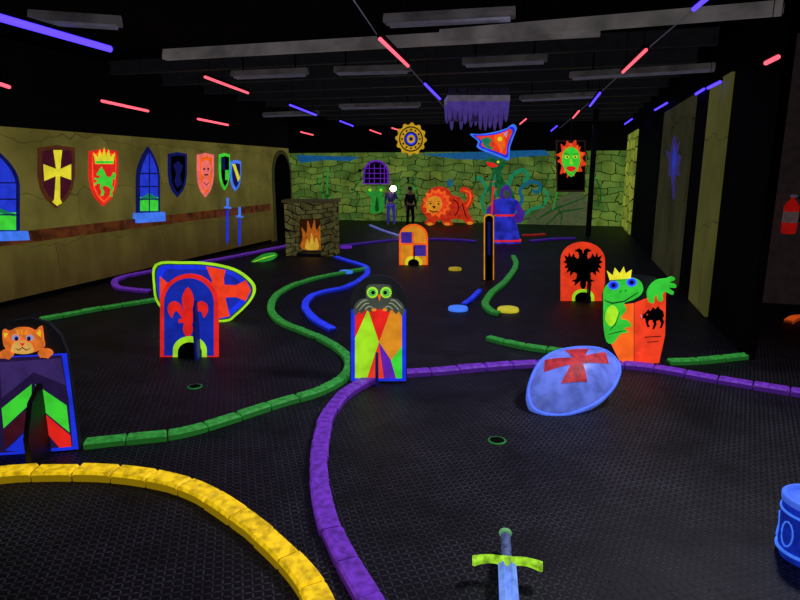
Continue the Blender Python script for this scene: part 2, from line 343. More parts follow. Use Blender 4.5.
onfar('mural_rocks','grey-green rocky slope painted at foot of wall','mural',[(sm([(530,226),(534,214),(547,206),(562,196),(582,190),(586,226)]),paint('rock_grey',(92,104,66),.5)),(ln([(536,220),(552,210),(584,198)],2),DGR),(ln([(545,226),(560,212),(584,208)],2),DGR),(ln([(556,202),(562,216),(560,226)],1.5),DGR)])

# ================= RIGHT WALL PANELS
def wr(x,y,off=.04):
    d=ray(x,y); t=(RX-off-O.x)/d.x; return O+d*t
RS=stone('yellow_green_stone',(165,178,62),(118,138,50),(20,24,8),'Y',1,.65,.6,.34,ms=.02,nlo=.6)
RO=stone('olive_panel_paint',(98,98,48),(88,90,42),(64,64,28),'Y',1,.45,2.4,1.1,ms=.008,nlo=.7,nsc=1)
def on_right(x0,x1,zt,mat,label,shapes=None):
    a=wr(x0,185).y; b=wr(x1,185).y
    M=frame(Vector((RX-.04,(a+b)/2,0)),-A90); e=root('wall_panel',M,label,'wall panel','painted panels along the dark wall')
    bm=bmesh.new(); w=abs(a-b)/2; box(bm,-w,w,0,.038,0.02,zt); mk('panel',bm,[mat],e)
    if shapes: art(M,e,shapes)
on_right(600,608,2.9,RS,'yellow-green stone-painted tall wall panel')
on_right(611,633,2.9,RS,'yellow-green stone-painted tall wall panel')
TP=paint('torch_violet',(56,42,120),.5); TB2=paint('torch_blue',(38,54,190),.6)
on_right(658,686,2.9,stone('dim_olive_panel',(66,66,40),(58,58,36),(38,38,18),'Y',1,.4,3,1.3,ms=.008,nlo=.55,nsc=1.2),'dim olive tall wall panel with tall blue-violet torch motif',[([(675,134),(677,145),(680,141),(678,154),(682,156),(679,168),(680,176),(676,175),(675,198),(673,200),(671,176),(668,176),(669,162),(666,150),(671,153),(672,142)],TP),([(675,145),(677,158),(675,168),(674,182),(672,166),(673,153)],TB2)])
on_right(700,719,2.9,RO,'plain olive tall wall panel')
p=P(588,236); bm=bmesh.new(); box(bm,-.07,.07,-.07,.07,0,3.5); o=mk('support_post',bm,[paint('post_black',(12,12,15),.05)],loc=(p.x,p.y,0)); tag(o,'slim black steel ceiling support post','post')
# ================= SIDE ROOM
y=9.08; d=ray(788,234); p=O+d*((y-O.y)/d.y)
e=root('fire_extinguisher',Matrix.Translation(p)@Matrix.Scale(1.1,4),'red fire extinguisher hanging on a dim wall','fire extinguisher')
bm=bmesh.new(); lathe(bm,[(.02,0),(.075,.01),(.08,.04),(.08,.33),(.055,.38),(.022,.41),(.02,.44)],24); mk('cylinder_body',bm,[paint('ext_red',(180,20,16),.45)],e)
bm=bmesh.new(); box(bm,-.02,.02,-.09,.03,.44,.47); mk('valve_handle',bm,[GRY],e)
bm=bmesh.new(); tube(bm,[(0.02,0,.45),(.09,-.02,.42),(.1,-.02,.3),(.095,-.02,.15)],.01); mk('hose',bm,[BLACK],e)
bm=bmesh.new(); lathe(bm,[(.081,.14),(.0815,.15),(.0815,.26),(.081,.27)],24); mk('label_band',bm,[paint('ext_label',(110,90,90),.3)],e)

# ================= CURBS
def curb(label,px,mat,w=.11,h=.05,L=.26,name='brick_curb'):
    pts=[P(x,y,h*.6) for x,y in px]; pts=[(p.x,p.y) for p in pts]
    pts=sm(pts,14,False); V=[Vector(p) for p in pts]
    s=[0]
    for i in range(1,len(V)): s.append(s[-1]+(V[i]-V[i-1]).length)
    def at(t):
        t=max(0,min(s[-1]-1e-6,t))
        for i in range(1,len(s)):
            if s[i]>=t:
                f=(t-s[i-1])/(s[i]-s[i-1]+1e-9); p=V[i-1].lerp(V[i],f)
                a=V[max(i-3,0)]; b=V[min(i+2,len(V)-1)]; d=(b-a).normalized(); return p,Vector((-d.y,d.x))
        return V[-1],Vector((0,1))
    c=V[len(V)//2]
    bm=bmesh.new()
    def sec(t,k,kz,jt=0):
        p,nn=at(t); p=p-c
        return [bm.verts.new((p.x+nn.x*(a*w*k+jt),p.y+nn.y*(a*w*k+jt),z*h*kz)) for a,z in ((-.5,0),(-.5,.72),(-.4,1),(.4,1),(.5,.72),(.5,0))]
    def skin(rs,mi):
        for a,b in zip(rs,rs[1:]):
            for i in range(5):
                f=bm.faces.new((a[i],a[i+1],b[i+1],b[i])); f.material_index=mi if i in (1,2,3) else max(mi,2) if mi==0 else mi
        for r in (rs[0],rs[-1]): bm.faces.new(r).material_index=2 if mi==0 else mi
    N=max(1,round(s[-1]/L)); l=s[-1]/N
    for i in range(N):
        g_=random.uniform(.0035,.006); a=i*l+g_; b=(i+1)*l-g_; kz=random.uniform(.94,1.06); jt=random.uniform(-.005,.005); kw=random.uniform(.94,1.03)
        skin([sec(a,.94*kw,.8*kz,jt),sec(a+.01,kw,kz,jt),sec((a*2+b)/3,kw,kz,jt),sec((a+2*b)/3,kw*random.uniform(.95,1),kz,jt),sec(b-.01,kw,kz,jt),sec(b,.94*kw,.8*kz,jt)],0)
    n=max(2,N*3); skin([sec(s[-1]*i/n,.85,.45) for i in range(n+1)],1)
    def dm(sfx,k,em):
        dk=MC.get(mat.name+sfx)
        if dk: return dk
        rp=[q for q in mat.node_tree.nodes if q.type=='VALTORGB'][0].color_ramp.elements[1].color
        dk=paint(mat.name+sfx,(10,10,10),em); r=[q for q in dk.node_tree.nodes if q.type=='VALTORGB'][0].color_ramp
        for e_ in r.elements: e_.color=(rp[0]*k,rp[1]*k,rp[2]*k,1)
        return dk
    o=mk(name,bm,[mat,dm('_grout',.12,.3),dm('_side_shade',.5,.4)],loc=(c.x,c.y,0)); tag(o,label,'curb','fairway brick curbs')  # brick sides and ends: darker copy of the top colour, shade painted in
CY=paint('curb_yellow',(244,200,20),.78,var=.5,sc=22); CP=paint('curb_purple',(106,48,178),.7,var=.5,sc=20); CG=paint('curb_green',(52,150,58),.64,var=.5,sc=20); CB=paint('curb_blue',(40,60,245),.72,var=.3); CO=paint('curb_orange',(235,90,30),.6)
curb('bright yellow painted brick curb sweeping round a fairway',[(-60,484),(0,474),(60,471),(130,474),(190,487),(240,516),(280,549),(310,583),(330,625)],CY,.125,.06,.24)
curb('purple painted brick curb edging the large dark fairway',[(392,640),(370,600),(344,556),(328,520),(320,480),(320,445),(327,417),(345,393),(380,376),(430,371),(490,366),(540,363),(620,364),(665,369),(720,379),(800,392),(870,402)],CP,.112)
curb('green painted brick curb snaking between fairways',[(84,443),(130,438),(180,432),(230,418),(280,402),(318,391),(342,378),(350,363),(340,349),(312,334),(282,322),(271,307),(281,291),(315,278),(368,268)],CG,.095)
curb('green painted brick curb running to the wall',[(40,319),(95,309),(158,299)],CG,.09)
curb('purple painted brick curb beside the olive wall',[(150,291),(118,287),(120,278),(162,269),(230,257),(290,245)],CP,.1)
curb('bright blue painted curb curling through the course',[(333,329),(312,317),(305,303),(318,293),(345,287),(365,276),(366,267),(352,262),(336,257)],CB,.1)
curb('green painted brick curb beside tall obstacle',[(513,256),(516,265),(506,280),(492,292),(485,303),(492,311),(500,313)],CG,.1)
curb('bright blue painted curb beside tall obstacle',[(464,304),(472,298),(480,290)],CB,.07)
curb('green painted brick curb near frog obstacle',[(488,337),(520,345),(560,351),(594,357)],CG,.09)
curb('green painted brick curb meeting the dark wall',[(668,361),(700,360),(748,355)],CG,.09)
curb('orange painted curb in the side room',[(788,321),(798,317),(830,318)],CO,.1)
curb('violet painted curb at the rear of the course',[(340,246),(392,240),(440,239),(476,241)],paint('curb_violet',(80,40,170),.5),.09)
curb('violet painted curb behind the robed statue',[(530,241),(550,239),(575,238)],MC['curb_violet'],.09)
curb('red painted curb at the rear of the course',[(522,235),(532,235),(545,234)],paint('curb_red',(190,40,40),.5),.09)
curb('light blue curb near rear wall',[(370,225),(382,230),(400,236)],paint('curb_pale',(120,130,220),.5),.09)
def disc(px,py,r,mat,label,cat='stepping disc'):
    p=P(px,py); bm=bmesh.new(); lathe(bm,[(r,0),(r,.03),(r*.92,.045),(r*.5,.05)],28); o=mk('floor_disc',bm,[mat],loc=(p.x,p.y,0)); tag(o,label,cat)
disc(508,311,.14,paint('disc_bright_yellow',(215,205,50),.65),'yellow round floor disc at end of green curb'); disc(458,310,.13,LBL,'light blue round floor disc at end of curb')
disc(455,270,.12,paint('disc_yellow',(200,180,40),.5),'yellow round floor disc'); disc(346,273,.12,LBL,'light blue round floor disc beside curb'); disc(346,248,.14,PUR,'violet round floor disc')
for px,py in ((497,441),(195,387)):
    p=P(px,py); bm=bmesh.new(); lathe(bm,[(.06,0),(.062,.006),(.05,.008)],24,mi=[0,0]); lathe(bm,[(.05,.0085),(.049,.009)],24,mi=1)
    o=mk('golf_cup',bm,[paint('cup_rim',(40,120,50),.5),BLACK],loc=(p.x,p.y,0)); tag(o,'small golf cup with dim green rim in black mat','golf cup','golf cups')
M=frame(P(266,262),TH); e=root('leaf_prop',M,'small bright green feather-shaped prop on the floor','leaf prop')
panel(M,e,sm([(250,263),(256,258),(264,254),(274,253),(277,256),(272,260),(264,262),(256,264)]),LG,.05); art(M,e,[(ln([(253,262),(264,258),(275,255)],1.2),YG)])

# ================= BOARDS
def board(px,py,da=0,tilt=0):
    return frame(P(px,py),TH+da,tilt)
bgr='arched obstacle boards'
x0,x1,yt,yb,ys=160,218,274,357,303
M=board(189,357); e=root('obstacle_board',M,'arched blue obstacle board with red border and fleur-de-lis','obstacle board',bgr)
panel(M,e,ar(x0,x1,yt,yb,ys),RED,.03)
fl=sm([(188,287),(194,298),(192,312),(195,305),(201,301),(207,304),(208,311),(204,318),(202,313),(199,311),(194,318),(197,319),(197,323),(192,323),(193,330),(188,338),(183,330),(184,323),(179,323),(179,319),(182,318),(177,311),(174,313),(172,318),(168,311),(169,304),(175,301),(181,305),(184,312),(182,298)],3)
art(M,e,[(inset(x0,x1,yt,yb,ys,4),MBL),(fl,RED),(ar(173,207,336,357,350),YG),(ar(178,202,342,357,352),BLACK)])
fin(M,e,196,300,.12,DBL)
# owl
x0,x1,yt,yb,ys=350,407,275,382,304
M=board(378,383); e=root('obstacle_board',M,'arched black-topped obstacle board with grey owl above bright diamond crest','obstacle board',bgr)
panel(M,e,ar(x0,x1,yt,yb,ys),paint('board_top_grey',(34,37,40),.4),.03)
GR2=paint('owl_grey',(84,92,80),.5); OWL=paint('owl_tan',(165,180,140),.6); AMB=paint('art_amber',(235,150,35),.75); OGR=paint('owl_eye_green',(100,205,85),.65)
def wing(s):
    f=lambda pts:[(379+s*(x-379),y) for x,y in pts]
    return [(f([(381,300),(390,297),(398,299),(403,304),(405,311),(402,316),(399,311),(396,314),(392,309),(388,312),(383,309)]),GR2)]+[(f(ln(sm(q,3,False),1.1)),OWL) for q in ([(384,301),(394,300),(402,308)],[(385,304),(392,303),(399,310)],[(385,307),(389,306),(393,309)])]
art(M,e,[(rc(351,309,406,381),BLU),(rc(355,309,402,378),MBL),
 ([(355,309),(368,309),(355,338)],RED),([(368,309),(379,342),(367,378),(355,378),(355,338)],YG),([(368,309),(391,309),(379,342)],RED),
 ([(391,309),(402,309),(402,346),(391,360),(379,342)],AMB),([(379,342),(391,360),(402,346),(402,378),(384,378)],PUR),([(379,342),(384,378),(367,378)],RO_),([(391,360),(402,346),(402,378),(396,378)],GRN)]
 +wing(1)+wing(-1)+
 [(sm([(370,304),(366,295),(367,286),(372,284),(386,284),(391,286),(392,295),(388,304),(379,309)]),GR2),
 (el(372.5,292,5.6),YG),(el(386,292,5.6),YG),(el(372.5,292,4),OGR),(el(386,292,4),OGR),(el(373.2,292,1.9),BLACK),(el(385.3,292,1.9),BLACK),
 ([(377.5,294),(381.5,294),(379.5,301)],ORG),(el(374,309,2.4,1.6),AMB),(el(385,309,2.4,1.6),AMB)],step=.001)
fin(M,e,377,352,.1,DBL)
# cat
M=board(38,453,.12); e=root('obstacle_board',M,'purple obstacle board with orange cat peeking over the top','obstacle board',bgr)
out=[(-6,456),(-8,345),(-2,330),(12,321),(30,318),(48,323),(60,335),(67,352),(74,400),(80,449)]
panel(M,e,out,BBK,.035)
art(M,e,[([(-7,346),(-1,331),(12,322),(30,319),(48,324),(59,335),(65,352),(40,358),(0,360)],BBK),([(-7,357),(67,353),(79,449),(-5,456)],BLU),
 ([(-4,358),(62,355),(69,400),(73,446),(-3,453)],DPU),
 ([(0,362),(61,358),(66,385),(34,372),(2,398)],paint('cat_violet',(70,50,120),.55)),
 ([(2,408),(32,384),(32,402),(4,428)],GRN),([(36,384),(67,405),(70,432),(36,404)],GRN),
 ([(4,430),(32,405),(32,422),(6,448)],MUR),([(38,407),(71,435),(72,446),(60,447),(38,422)],RED),([(6,450),(32,426),(32,451)],BLU)],step=.001)
K=lambda pts:sc(pts,.88,.86,c=(25,352))
panel(M,e,K(sm([(2,338),(2,325),(8,327),(17,323),(30,323),(38,326),(45,321),(47,335),(48,345),(40,350),(26,353),(10,350),(4,345)],3)),paint('cat_orange',(245,125,45),.7,var=.35,sc=30),.02,'cat_cutout',y=-.024)
art(M,e,[(K(p_),m_) for p_,m_ in [(sm([(12,350),(15,340),(24,337),(34,341),(37,350),(26,353)]),paint('cat_cream',(240,185,90),.7)),(el(17,334,4.4,3.6),WHT),(el(33,334,4.4,3.6),WHT),(el(18,335,2.2,2.6),DBL),(el(32,335,2.2,2.6),DBL),([(22,340),(28,340),(25,344)],RED),(ln([(17,346),(21,348),(25,345),(29,348),(34,346)],1.3),MUR),
 ([(4,328),(9,329),(5,334)],YEL),([(45,324),(41,329),(46,333)],YEL),(ln([(24,324),(25,330)],1.6),YEL),(ln([(19,325),(21,330)],1.4),YEL),(ln([(30,325),(29,330)],1.4),YEL)]],'cat_face',y0=-.027,step=.001)
for cx_,cy_ in ((8,353),(47,352)):
    pw=panel(M,e,[(x,y+(1.2 if k%4==0 and y>cy_ else 0)) for k,(x,y) in enumerate(el(cx_,cy_,7,4.4))],MC['cat_orange'],.02,'paw',y=-.03)
fin(M,e,40,383,.26,paint('fin_black',(10,9,12),.1),.03)
# orange checker
M=board(413,265); e=root('obstacle_board',M,'small arched orange board with blue-purple blocks','obstacle board',bgr)
panel(M,e,ar(399,428,224,265,237),ORG,.03)
CK=paint('check_purple',(75,50,170),.6)
art(M,e,[(ar(401,426,226,264,238),AMB),(rc(401,232,412,243),CK),(rc(414,245,426,256),CK),(rc(412,232,414,256),ORG),(rc(401,243,426,245),ORG),(ar(405,422,256,265,262),YEL),(ar(408,419,259,265,263),BLACK)])
fin(M,e,414,246,.12)
# thin tall
M=board(489,281,.0); e=root('obstacle_board',M,'tall narrow black board with glowing orange edges','obstacle board',bgr)
panel(M,e,ar(484,494,214,280,218),AMB,.03); art(M,e,[(ar(485,493,215.5,280,219),BLACK),(rc(487.5,222,490.5,255),DBL)])
bm=bmesh.new(); x_=toL(M,489,280)[0]; box(bm,x_-.1,x_+.1,.03,.1,0,.03); mk('support_foot',bm,[DARK],e)
# eagle
x0,x1,yt,yb,ys=561,605,242,301,260
M=board(583,301); e=root('obstacle_board',M,'arched red-orange obstacle board with black eagle emblem','obstacle board',bgr)
panel(M,e,ar(x0,x1,yt,yb,ys),RO_,.03)
half=[(583,254),(584,250),(587,248),(592,251),(588,252),(587,256),(588,259),(591,257),(592,253),(595,257),(597,252),(598,257),(602,255),(600,260),(603,262),(599,264),(602,268),(598,268),(600,273),(596,271),(596,276),(592,272),(589,274),(590,279),(595,281),(591,282),(592,286),(588,283),(586,281),(586,286),(583,291)]
art(M,e,[(inset(x0,x1,yt,yb,ys,3),RO_),(half+mir(half[1:-1],583),BLACK),(ar(572,594,289,301,297),YG),(ar(575,591,292,301,298),BLACK)])
fin(M,e,589,270,.1)
# frog
M=board(633,364); e=root('obstacle_board',M,'flat green frog with yellow crown peeking round an orange-red shield','frog cutout')
FGN=paint('frog_green',(55,205,55),.72)
panel(M,e,[(612,363),(606,344),(603,320),(603,296),(606,284),(614,276),(640,275),(655,277),(666,284),(666,320),(660,363)],BBK,.03)
art(M,e,[([(608,306),(634,303),(634,364),(620,362),(610,342)],ORG),([(634,303),(666,290),(665,335),(659,363),(634,364)],RO_),(ln([(634,303),(634,364)],1),BBK),
 ([(642,318),(643,314),(646,312),(648,309),(650,311),(653,307),(655,309),(658,306),(660,309),(663,311),(664,316),(662.5,318),(664,322),(661.5,328),(659.5,328),(661,323),(659,320),(656,321),(656.5,324),(654,329),(652,329),(653.5,324),(652,320),(649,320),(648,323),(650,327),(647,327),(645.5,322),(645,318.5)],BLACK),(el(647,314.5,.8),RO_),(ln([(641.5,318),(640.5,314.5)],1),WHT),(ln([(644,337),(661,336)],1.6),BLACK),(ln([(647,342),(658,341)],1.4),BLACK),
 (sm([(603,304),(603,291),(607,284),(616,280),(628,277),(639,280),(643,288),(640,295),(632,300),(624,303),(626,310),(620,318),(627,320),(631,326),(624,328),(628,332),(620,334),(613,343),(606,341),(603,324)],3),FGN),
 (sm([(607,309),(613,305),(618,312),(615,322),(610,326),(605,319)]),YG),(ln([(604,300),(612,303),(624,301),(638,292)],1.6),DGR),(ln([(619,312),(615,324),(609,330)],1.2),DGR),(ln([(608,334),(616,332),(626,330)],1),DGR),
 (el(613,285,5.8,4.6),LBL),(el(631,282,5.4,4.6),LBL),(el(613,285,4.4,3.5),BLU),(el(631,282,4.1,3.5),BLU),(el(613,285,2),BLACK),(el(631,282,2),BLACK),(el(620,291,.8),DGR),(el(625,290,.8),DGR),
 ([(609,280),(606,270),(612,275),(614,267),(619,273),(623,266),(625,273),(631,269),(630,278),(619,279)],YEL)],step=.0008)
panel(M,e,sm([(646,292),(650,284),(657,279),(665,278),(671,276),(673,279),(667,282),(673,283),(674,287),(667,287),(672,291),(670,294),(664,291),(661,293),(661,300),(657,300),(656,294),(653,296),(652,302),(648,301)],3),FGN,.03,'frog_hand',y=-.04)
fin(M,e,638,352,.06,RO_)
# kite shield standing on side
M=board(205,322); e=root('kite_shield',M,'kite shield on its side, blue with orange-red cross and green rim','shield')
out=sm([(155,264),(180,262),(208,263),(234,269),(250,280),(255,290),(250,302),(236,316),(224,322),(180,321),(158,305),(153,285)],4)
panel(M,e,out,YG,.05)
art(M,e,[(sc(out,.955,.93),DGR),(sc(out,.92,.89),BLU),(sc(out,.8,.74),MBL),([(160,276),(168,283),(236,285),(246,280),(251,290),(246,301),(236,297),(168,299),(160,304)],RO_),([(206,266),(226,270),(224,278),(226,300),(230,316),(210,320),(212,300),(212,280)],RO_)])
# dome shield
M=board(575,414,0,-math.radians(50)); 
e=root('dome_shield',M,'domed pale blue battle shield with glowing rim and red cross','shield')
out=sm([(527,398),(530,380),(540,362),(556,352),(580,348),(602,350),(616,360),(620,373),(611,392),(592,407),(562,417),(536,413)],5)
L=[Vector(toL(M,*p)) for p in out]; cc=sum(L,Vector((0,0)))/len(L); Hd=.13
def dome_y(p):
    d=p-cc; r=d.length
    if r<1e-6: return -Hd
    best=1e9; n_=len(L)
    for i in range(n_):
        a=L[i]-cc; b=L[(i+1)%n_]-cc; den=d.x*(b-a).y-d.y*(b-a).x
        if abs(den)<1e-12: continue
        t=(a.x*(b-a).y-a.y*(b-a).x)/den; u=(a.x*d.y-a.y*d.x)/den
        if t>0 and -1e-6<=u<=1+1e-6: best=min(best,t)
    q=min(1,1/best); return -Hd*(1-q*q)-.012
bm=bmesh.new(); rings=[]
for q,yy in [(1,.05),(1,-.012)]+[(q,None) for q in (.97,.93,.86,.77,.66,.54,.4,.26,.12)]:
    rings.append([bm.verts.new(((cc+(p-cc)*q).x,(yy if yy is not None else -Hd*(1-q*q)-.012),(cc+(p-cc)*q).y)) for p in L])
for a,b in zip(rings,rings[1:]):
    for i in range(len(a)): 
        f=bm.faces.new((a[i],a[(i+1)%len(a)],b[(i+1)%len(a)],b[i])); f.smooth=True
bm.faces.new(rings[-1]).smooth=True; bm.faces.new(rings[0])
mk('dome_body',bm,[paint('shield_blue_grey',(112,135,245),.42,.38,.42,9,spec=.5)],e)
bm=bmesh.new(); tube(bm,[((cc+(p-cc)*.98).x,-.016,(cc+(p-cc)*.98).y) for p in L],.013,8,closed=True)
mk('rim',bm,[paint('shield_rim_blue',(82,118,255),.72)],e,True)
def patch(quad,bm,n=10,off=.004):
    a,b,c_,d=[Vector(q) for q in quad]; g_=[]
    for i in range(n+1):
        row=[]
        for j in range(n+1):
            u,v=i/n,j/n; p=(a*(1-u)+b*u)*(1-v)+(d*(1-u)+c_*u)*v; lp=Vector(toL(M,*p)); lp=cc+(lp-cc)*.97; row.append(bm.verts.new((lp.x,dome_y(lp)-off,lp.y)))
        g_.append(row)
    for i in range(n):
        for j in range(n): bm.faces.new((g_[i][j],g_[i+1][j],g_[i+1][j+1],g_[i][j+1]))
bm=bmesh.new(); patch([(543,362),(574,366),(572,373),(541,377)],bm,8); patch([(574,366),(605,354),(607,369),(572,373)],bm,8); patch([(563,352),(588,351),(580,367),(570,367)],bm,6,.005); patch([(568,371),(578,370),(584,390),(557,392)],bm,8,.005)
mk('cross_emblem',bm,[paint('dull_red',(190,50,60),.55,var=.5,sc=18)],e)
# ================= SWORD
z=.09
pc=P(507,562,z); xl=P(473,560,z); xr=P(543,566,z); ph=P(503,527,z+.02)
X=(xr-xl).normalized(); Y=(Vector((0,0,1)).cross(X)).normalized()
M=Matrix((( X.x,Y.x,0,pc.x),(X.y,Y.y,0,pc.y),(0,0,1,z),(0,0,0,1)))
W=(xr-xl).length; HL=(ph-pc).length
e=root('floor_sword',M,'sword obstacle with yellow-green guard and pale blue blade','sword')
bm=bmesh.new()
n_=32; top=[];
for i in range(n_+1):
    t=-1+2*i/n_; hw=.011+.05*max(0,abs(t)-.55)**1.3+(.03*(1-abs(t)/.3) if abs(t)<.3 else 0); yo=.012*math.sin(abs(t)*math.pi)-.012*t*t
    if abs(t)>.95: hw*=.55
    top.append([bm.verts.new((t*W/2,yo+a*hw,b)) for a,b in ((-1,-.012),(-1,.01),(0,.026),(1,.01),(1,-.012))])
for a,b in zip(top,top[1:]):
    for i in range(5): bm.faces.new((a[i],a[(i+1)%5],b[(i+1)%5],b[i]))
bm.faces.new(top[0]); bm.faces.new(top[-1])
mk('guard',bm,[paint('guard_green',(175,240,50),.75,var=.6,sc=34)],e)
bm=bmesh.new(); pts=[(0,.02+HL*.8*i/30,0) for i in range(31)]
tube(bm,pts,[.02+.004*math.sin(i*1.9) for i in range(31)],14)
mk('grip',bm,[paint('grip_blue_grey',(85,100,150),.5,sc=40,var=.5)],e)
bm=bmesh.new(); bmesh.ops.create_uvsphere(bm,u_segments=16,v_segments=10,radius=.026,matrix=Matrix.Translation((0,HL*.92,0))@Matrix.Diagonal((1.2,.8,1,1))); mk('pommel',bm,[paint('pommel_green',(110,180,110),.5)],e,True)
bm=bmesh.new(); BL=.62
rs=[]
for y,w in ((-.015,.04),(-BL*.8,.04),(-BL,.004)):
    rs.append([bm.verts.new(q) for q in ((-w,y,0),(-w*.45,y,.016),(-w*.18,y,.008),(w*.18,y,.008),(w*.45,y,.016),(w,y,0),(w*.25,y,-.014),(-w*.25,y,-.014))])
for a,b in zip(rs,rs[1:]):
    for i in range(8): bm.faces.new((a[i],a[(i+1)%8],b[(i+1)%8],b[i]))
bm.faces.new(rs[0]); bm.faces.new(rs[-1]); mk('blade',bm,[paint('blade_blue',(120,160,255),.6,.3,.45,14,spec=.6)],e)
bm=bmesh.new(); box(bm,-.04,.04,.0,.06,-z,-.02); mk('stand_block',bm,[DARK],e)
# ================= BARREL
pb=P(805,557); M=frame(pb,TH); _,h=toL(M,805,497); r=.125
e=root('blue_barrel',M,'small glowing blue barrel with pale blue rim','barrel')
BB=paint('barrel_blue',(22,50,190),.6,var=.5,sc=12)
bm=bmesh.new(); lathe(bm,[(r*.86,0),(r*.92,.03),(r*.99,h*.3),(r,h*.55),(r*.97,h*.86),(r*.95,h*.88)],40); mk('barrel_body',bm,[BB],e)
bm=bmesh.new(); lathe(bm,[(r*.95,h*.88),(r*1.03,h*.9),(r*1.04,h*.98),(r*.98,h),(r*.88,h),(r*.85,h*.95),(r*.5,h*.94)],40); mk('rim',bm,[paint('barrel_rim',(75,120,255),.6)],e)
for k,(zz) in enumerate((.12,.74)):
    bm=bmesh.new(); lathe(bm,[(r*.95,h*zz),(r*1.03,h*zz+.003),(r*1.03,h*zz+.011),(r*.95,h*zz+.014)],40); mk('hoop',bm,[MC['neon_light_blue']],e)
for a in range(8):
    an=a*math.pi/4+.2
    tubeo('oval_trim',[(r*math.cos(an+.25*math.cos(2*math.pi*t/12)),r*math.sin(an+.25*math.cos(2*math.pi*t/12)),h*(.44+.2*math.sin(2*math.pi*t/12))) for t in range(13)],.004,MC['neon_light_blue'],e,6)

# ================= FIREPLACE
M=board(310,256,-.12); e=root('fireplace',M,'stone-painted fireplace prop with glowing orange flames','fireplace')
FS=stone('tan_fire_stone',(118,112,64),(88,86,48),(24,22,12),'X',1,.45,.24,.13,ms=.012,nlo=.4,nsc=6)
a=toL(M,286,254); b=toL(M,334,254); t_=toL(M,310,203)[1]
oa=toL(M,297,252)[0]; ob=toL(M,321,252)[0]; ot=toL(M,310,219)[1]
bm=bmesh.new(); box(bm,a[0],oa,0,.55,0,t_); box(bm,ob,b[0],0,.55,0,t_); box(bm,oa,ob,0,.55,ot,t_); box(bm,oa,ob,.4,.55,0,ot); mk('chimney_body',bm,[FS],e)
bm=bmesh.new(); box(bm,a[0]-.04,b[0]+.04,-.04,.58,t_,t_+.06); mk('mantel',bm,[paint('mantel_tan',(80,74,46),.3)],e)
bm=bmesh.new(); box(bm,oa,ob,-.05,.4,0,.06); mk('hearth',bm,[DARK],e)
FO=paint('fire_orange',(205,110,30),.6,var=.4,sc=14); FYl=paint('fire_yellow',(235,190,60),.65)
art(M,e,[(rc(297,219,321,250),paint('fire_back',(60,30,12),.45)),(sm([(299,250),(300,238),(299,228),(304,234),(305,221),(309,230),(312,220),(314,231),(319,224),(318,238),(320,250)]),FO),(sm([(303,250),(305,240),(307,245),(309,234),(312,244),(314,238),(316,250)]),FYl)],'flames',y0=.2)
# ================= REAR FIGURES
M=board(448,226); e=root('beast_statue',M,'orange-red maned lion-like beast cutout crouching with curled tail','beast figure')
BR_=paint('beast_red',(225,55,25),.65,var=.45,sc=12); BDK=paint('beast_dark',(70,10,8),.4)
panel(M,e,sm([(425,224),(428,219),(424,214),(421,209),(423,202),(426,196),(430,190),(436,187),(443,187),(449,190),(452,195),(459,197),(464,202),(468,200),(467,194),(461,192),(463,187),(470,189),(474,196),(472,204),(468,210),(471,217),(474,223),(468,225),(463,220),(456,219),(451,220),(453,225),(444,225),(442,220),(436,221),(434,225)],3),BR_,.3)
mane=[(437+r_*math.cos(i*2*math.pi/26),203+r_*1.0*math.sin(i*2*math.pi/26)) for i in range(26) for r_ in [15 if i%2==0 else 11.5]]
art(M,e,[(mane,ORG),(sc(mane,.78),RO_),(sm([(426,203),(429,198),(436,196),(441,199),(442,206),(438,212),(431,213),(427,210)],3),AMB),(ln([(428,202),(432,201)],1),BDK),(ln([(437,201),(441,202)],1),BDK),(el(430.5,203.5,1.1,.9),BLACK),(el(438.5,204,1.1,.9),BLACK),([(432,206),(436,206),(434,209)],BDK),(ln(sm([(429,210),(433,212),(438,211)],3,False),1.2),BDK),
 (ln(sm([(453,199),(458,204),(458,211),(454,216)],3,False),1.1),BDK),(ln(sm([(462,203),(464,210),(467,219)],3,False),1.1),BDK),(ln(sm([(463,190),(470,193),(470,201),(466,207)],3,False),1.4),ORG),(el(447,224,3,1.5),AMB),(el(430,224,3,1.5),AMB),(el(470,223,3,1.5),AMB)],step=.001)
M=board(504,243); e=root('robed_statue',M,'bulky hooded statue in blue and purple robe with red hem','statue')
s_=toL(M,503,188)[1]; r=(toL(M,521,243)[0])
def robe(prof,nm,mat,fold=.06,n=48,z0=0,fl=.6):
    bm=bmesh.new(); rings=[]
    for rr,zz in prof:
        rings.append([bm.verts.new((rr*(1+fold*math.sin(9*2*math.pi*i/n))*math.cos(2*math.pi*i/n),fl*rr*(1+fold*math.sin(9*2*math.pi*i/n))*math.sin(2*math.pi*i/n),zz)) for i in range(n)])
    for a_,b_ in zip(rings,rings[1:]):
        for i in range(n):
            f=bm.faces.new((a_[i],a_[(i+1)%n],b_[(i+1)%n],b_[i])); f.smooth=True
    bm.faces.new(rings[0]); bm.faces.new(rings[-1]); return mk(nm,bm,[mat],e)
RV=paint('robe_violet',(85,40,170),.55)
robe([(r*.95,0),(r*.85,s_*.12),(r*.62,s_*.4),(r*.5,s_*.52),(r*.62,s_*.66),(r*.74,s_*.74),(r*.6,s_*.79),(r*.22,s_*.82)],'robe',paint('robe_blue',(50,60,220),.6,var=.6,sc=5),.09)
robe([(r*.98,.05),(r*.95,s_*.07)],'hem',RED,.09)
robe([(r*.54,s_*.49),(r*.56,s_*.53)],'sash',RED,.03)
robe([(r*.2,s_*.78),(r*.34,s_*.84),(r*.34,s_*.92),(r*.22,s_*1.0),(r*.05,s_*1.06)],'hood',RV,.02,fl=.9)
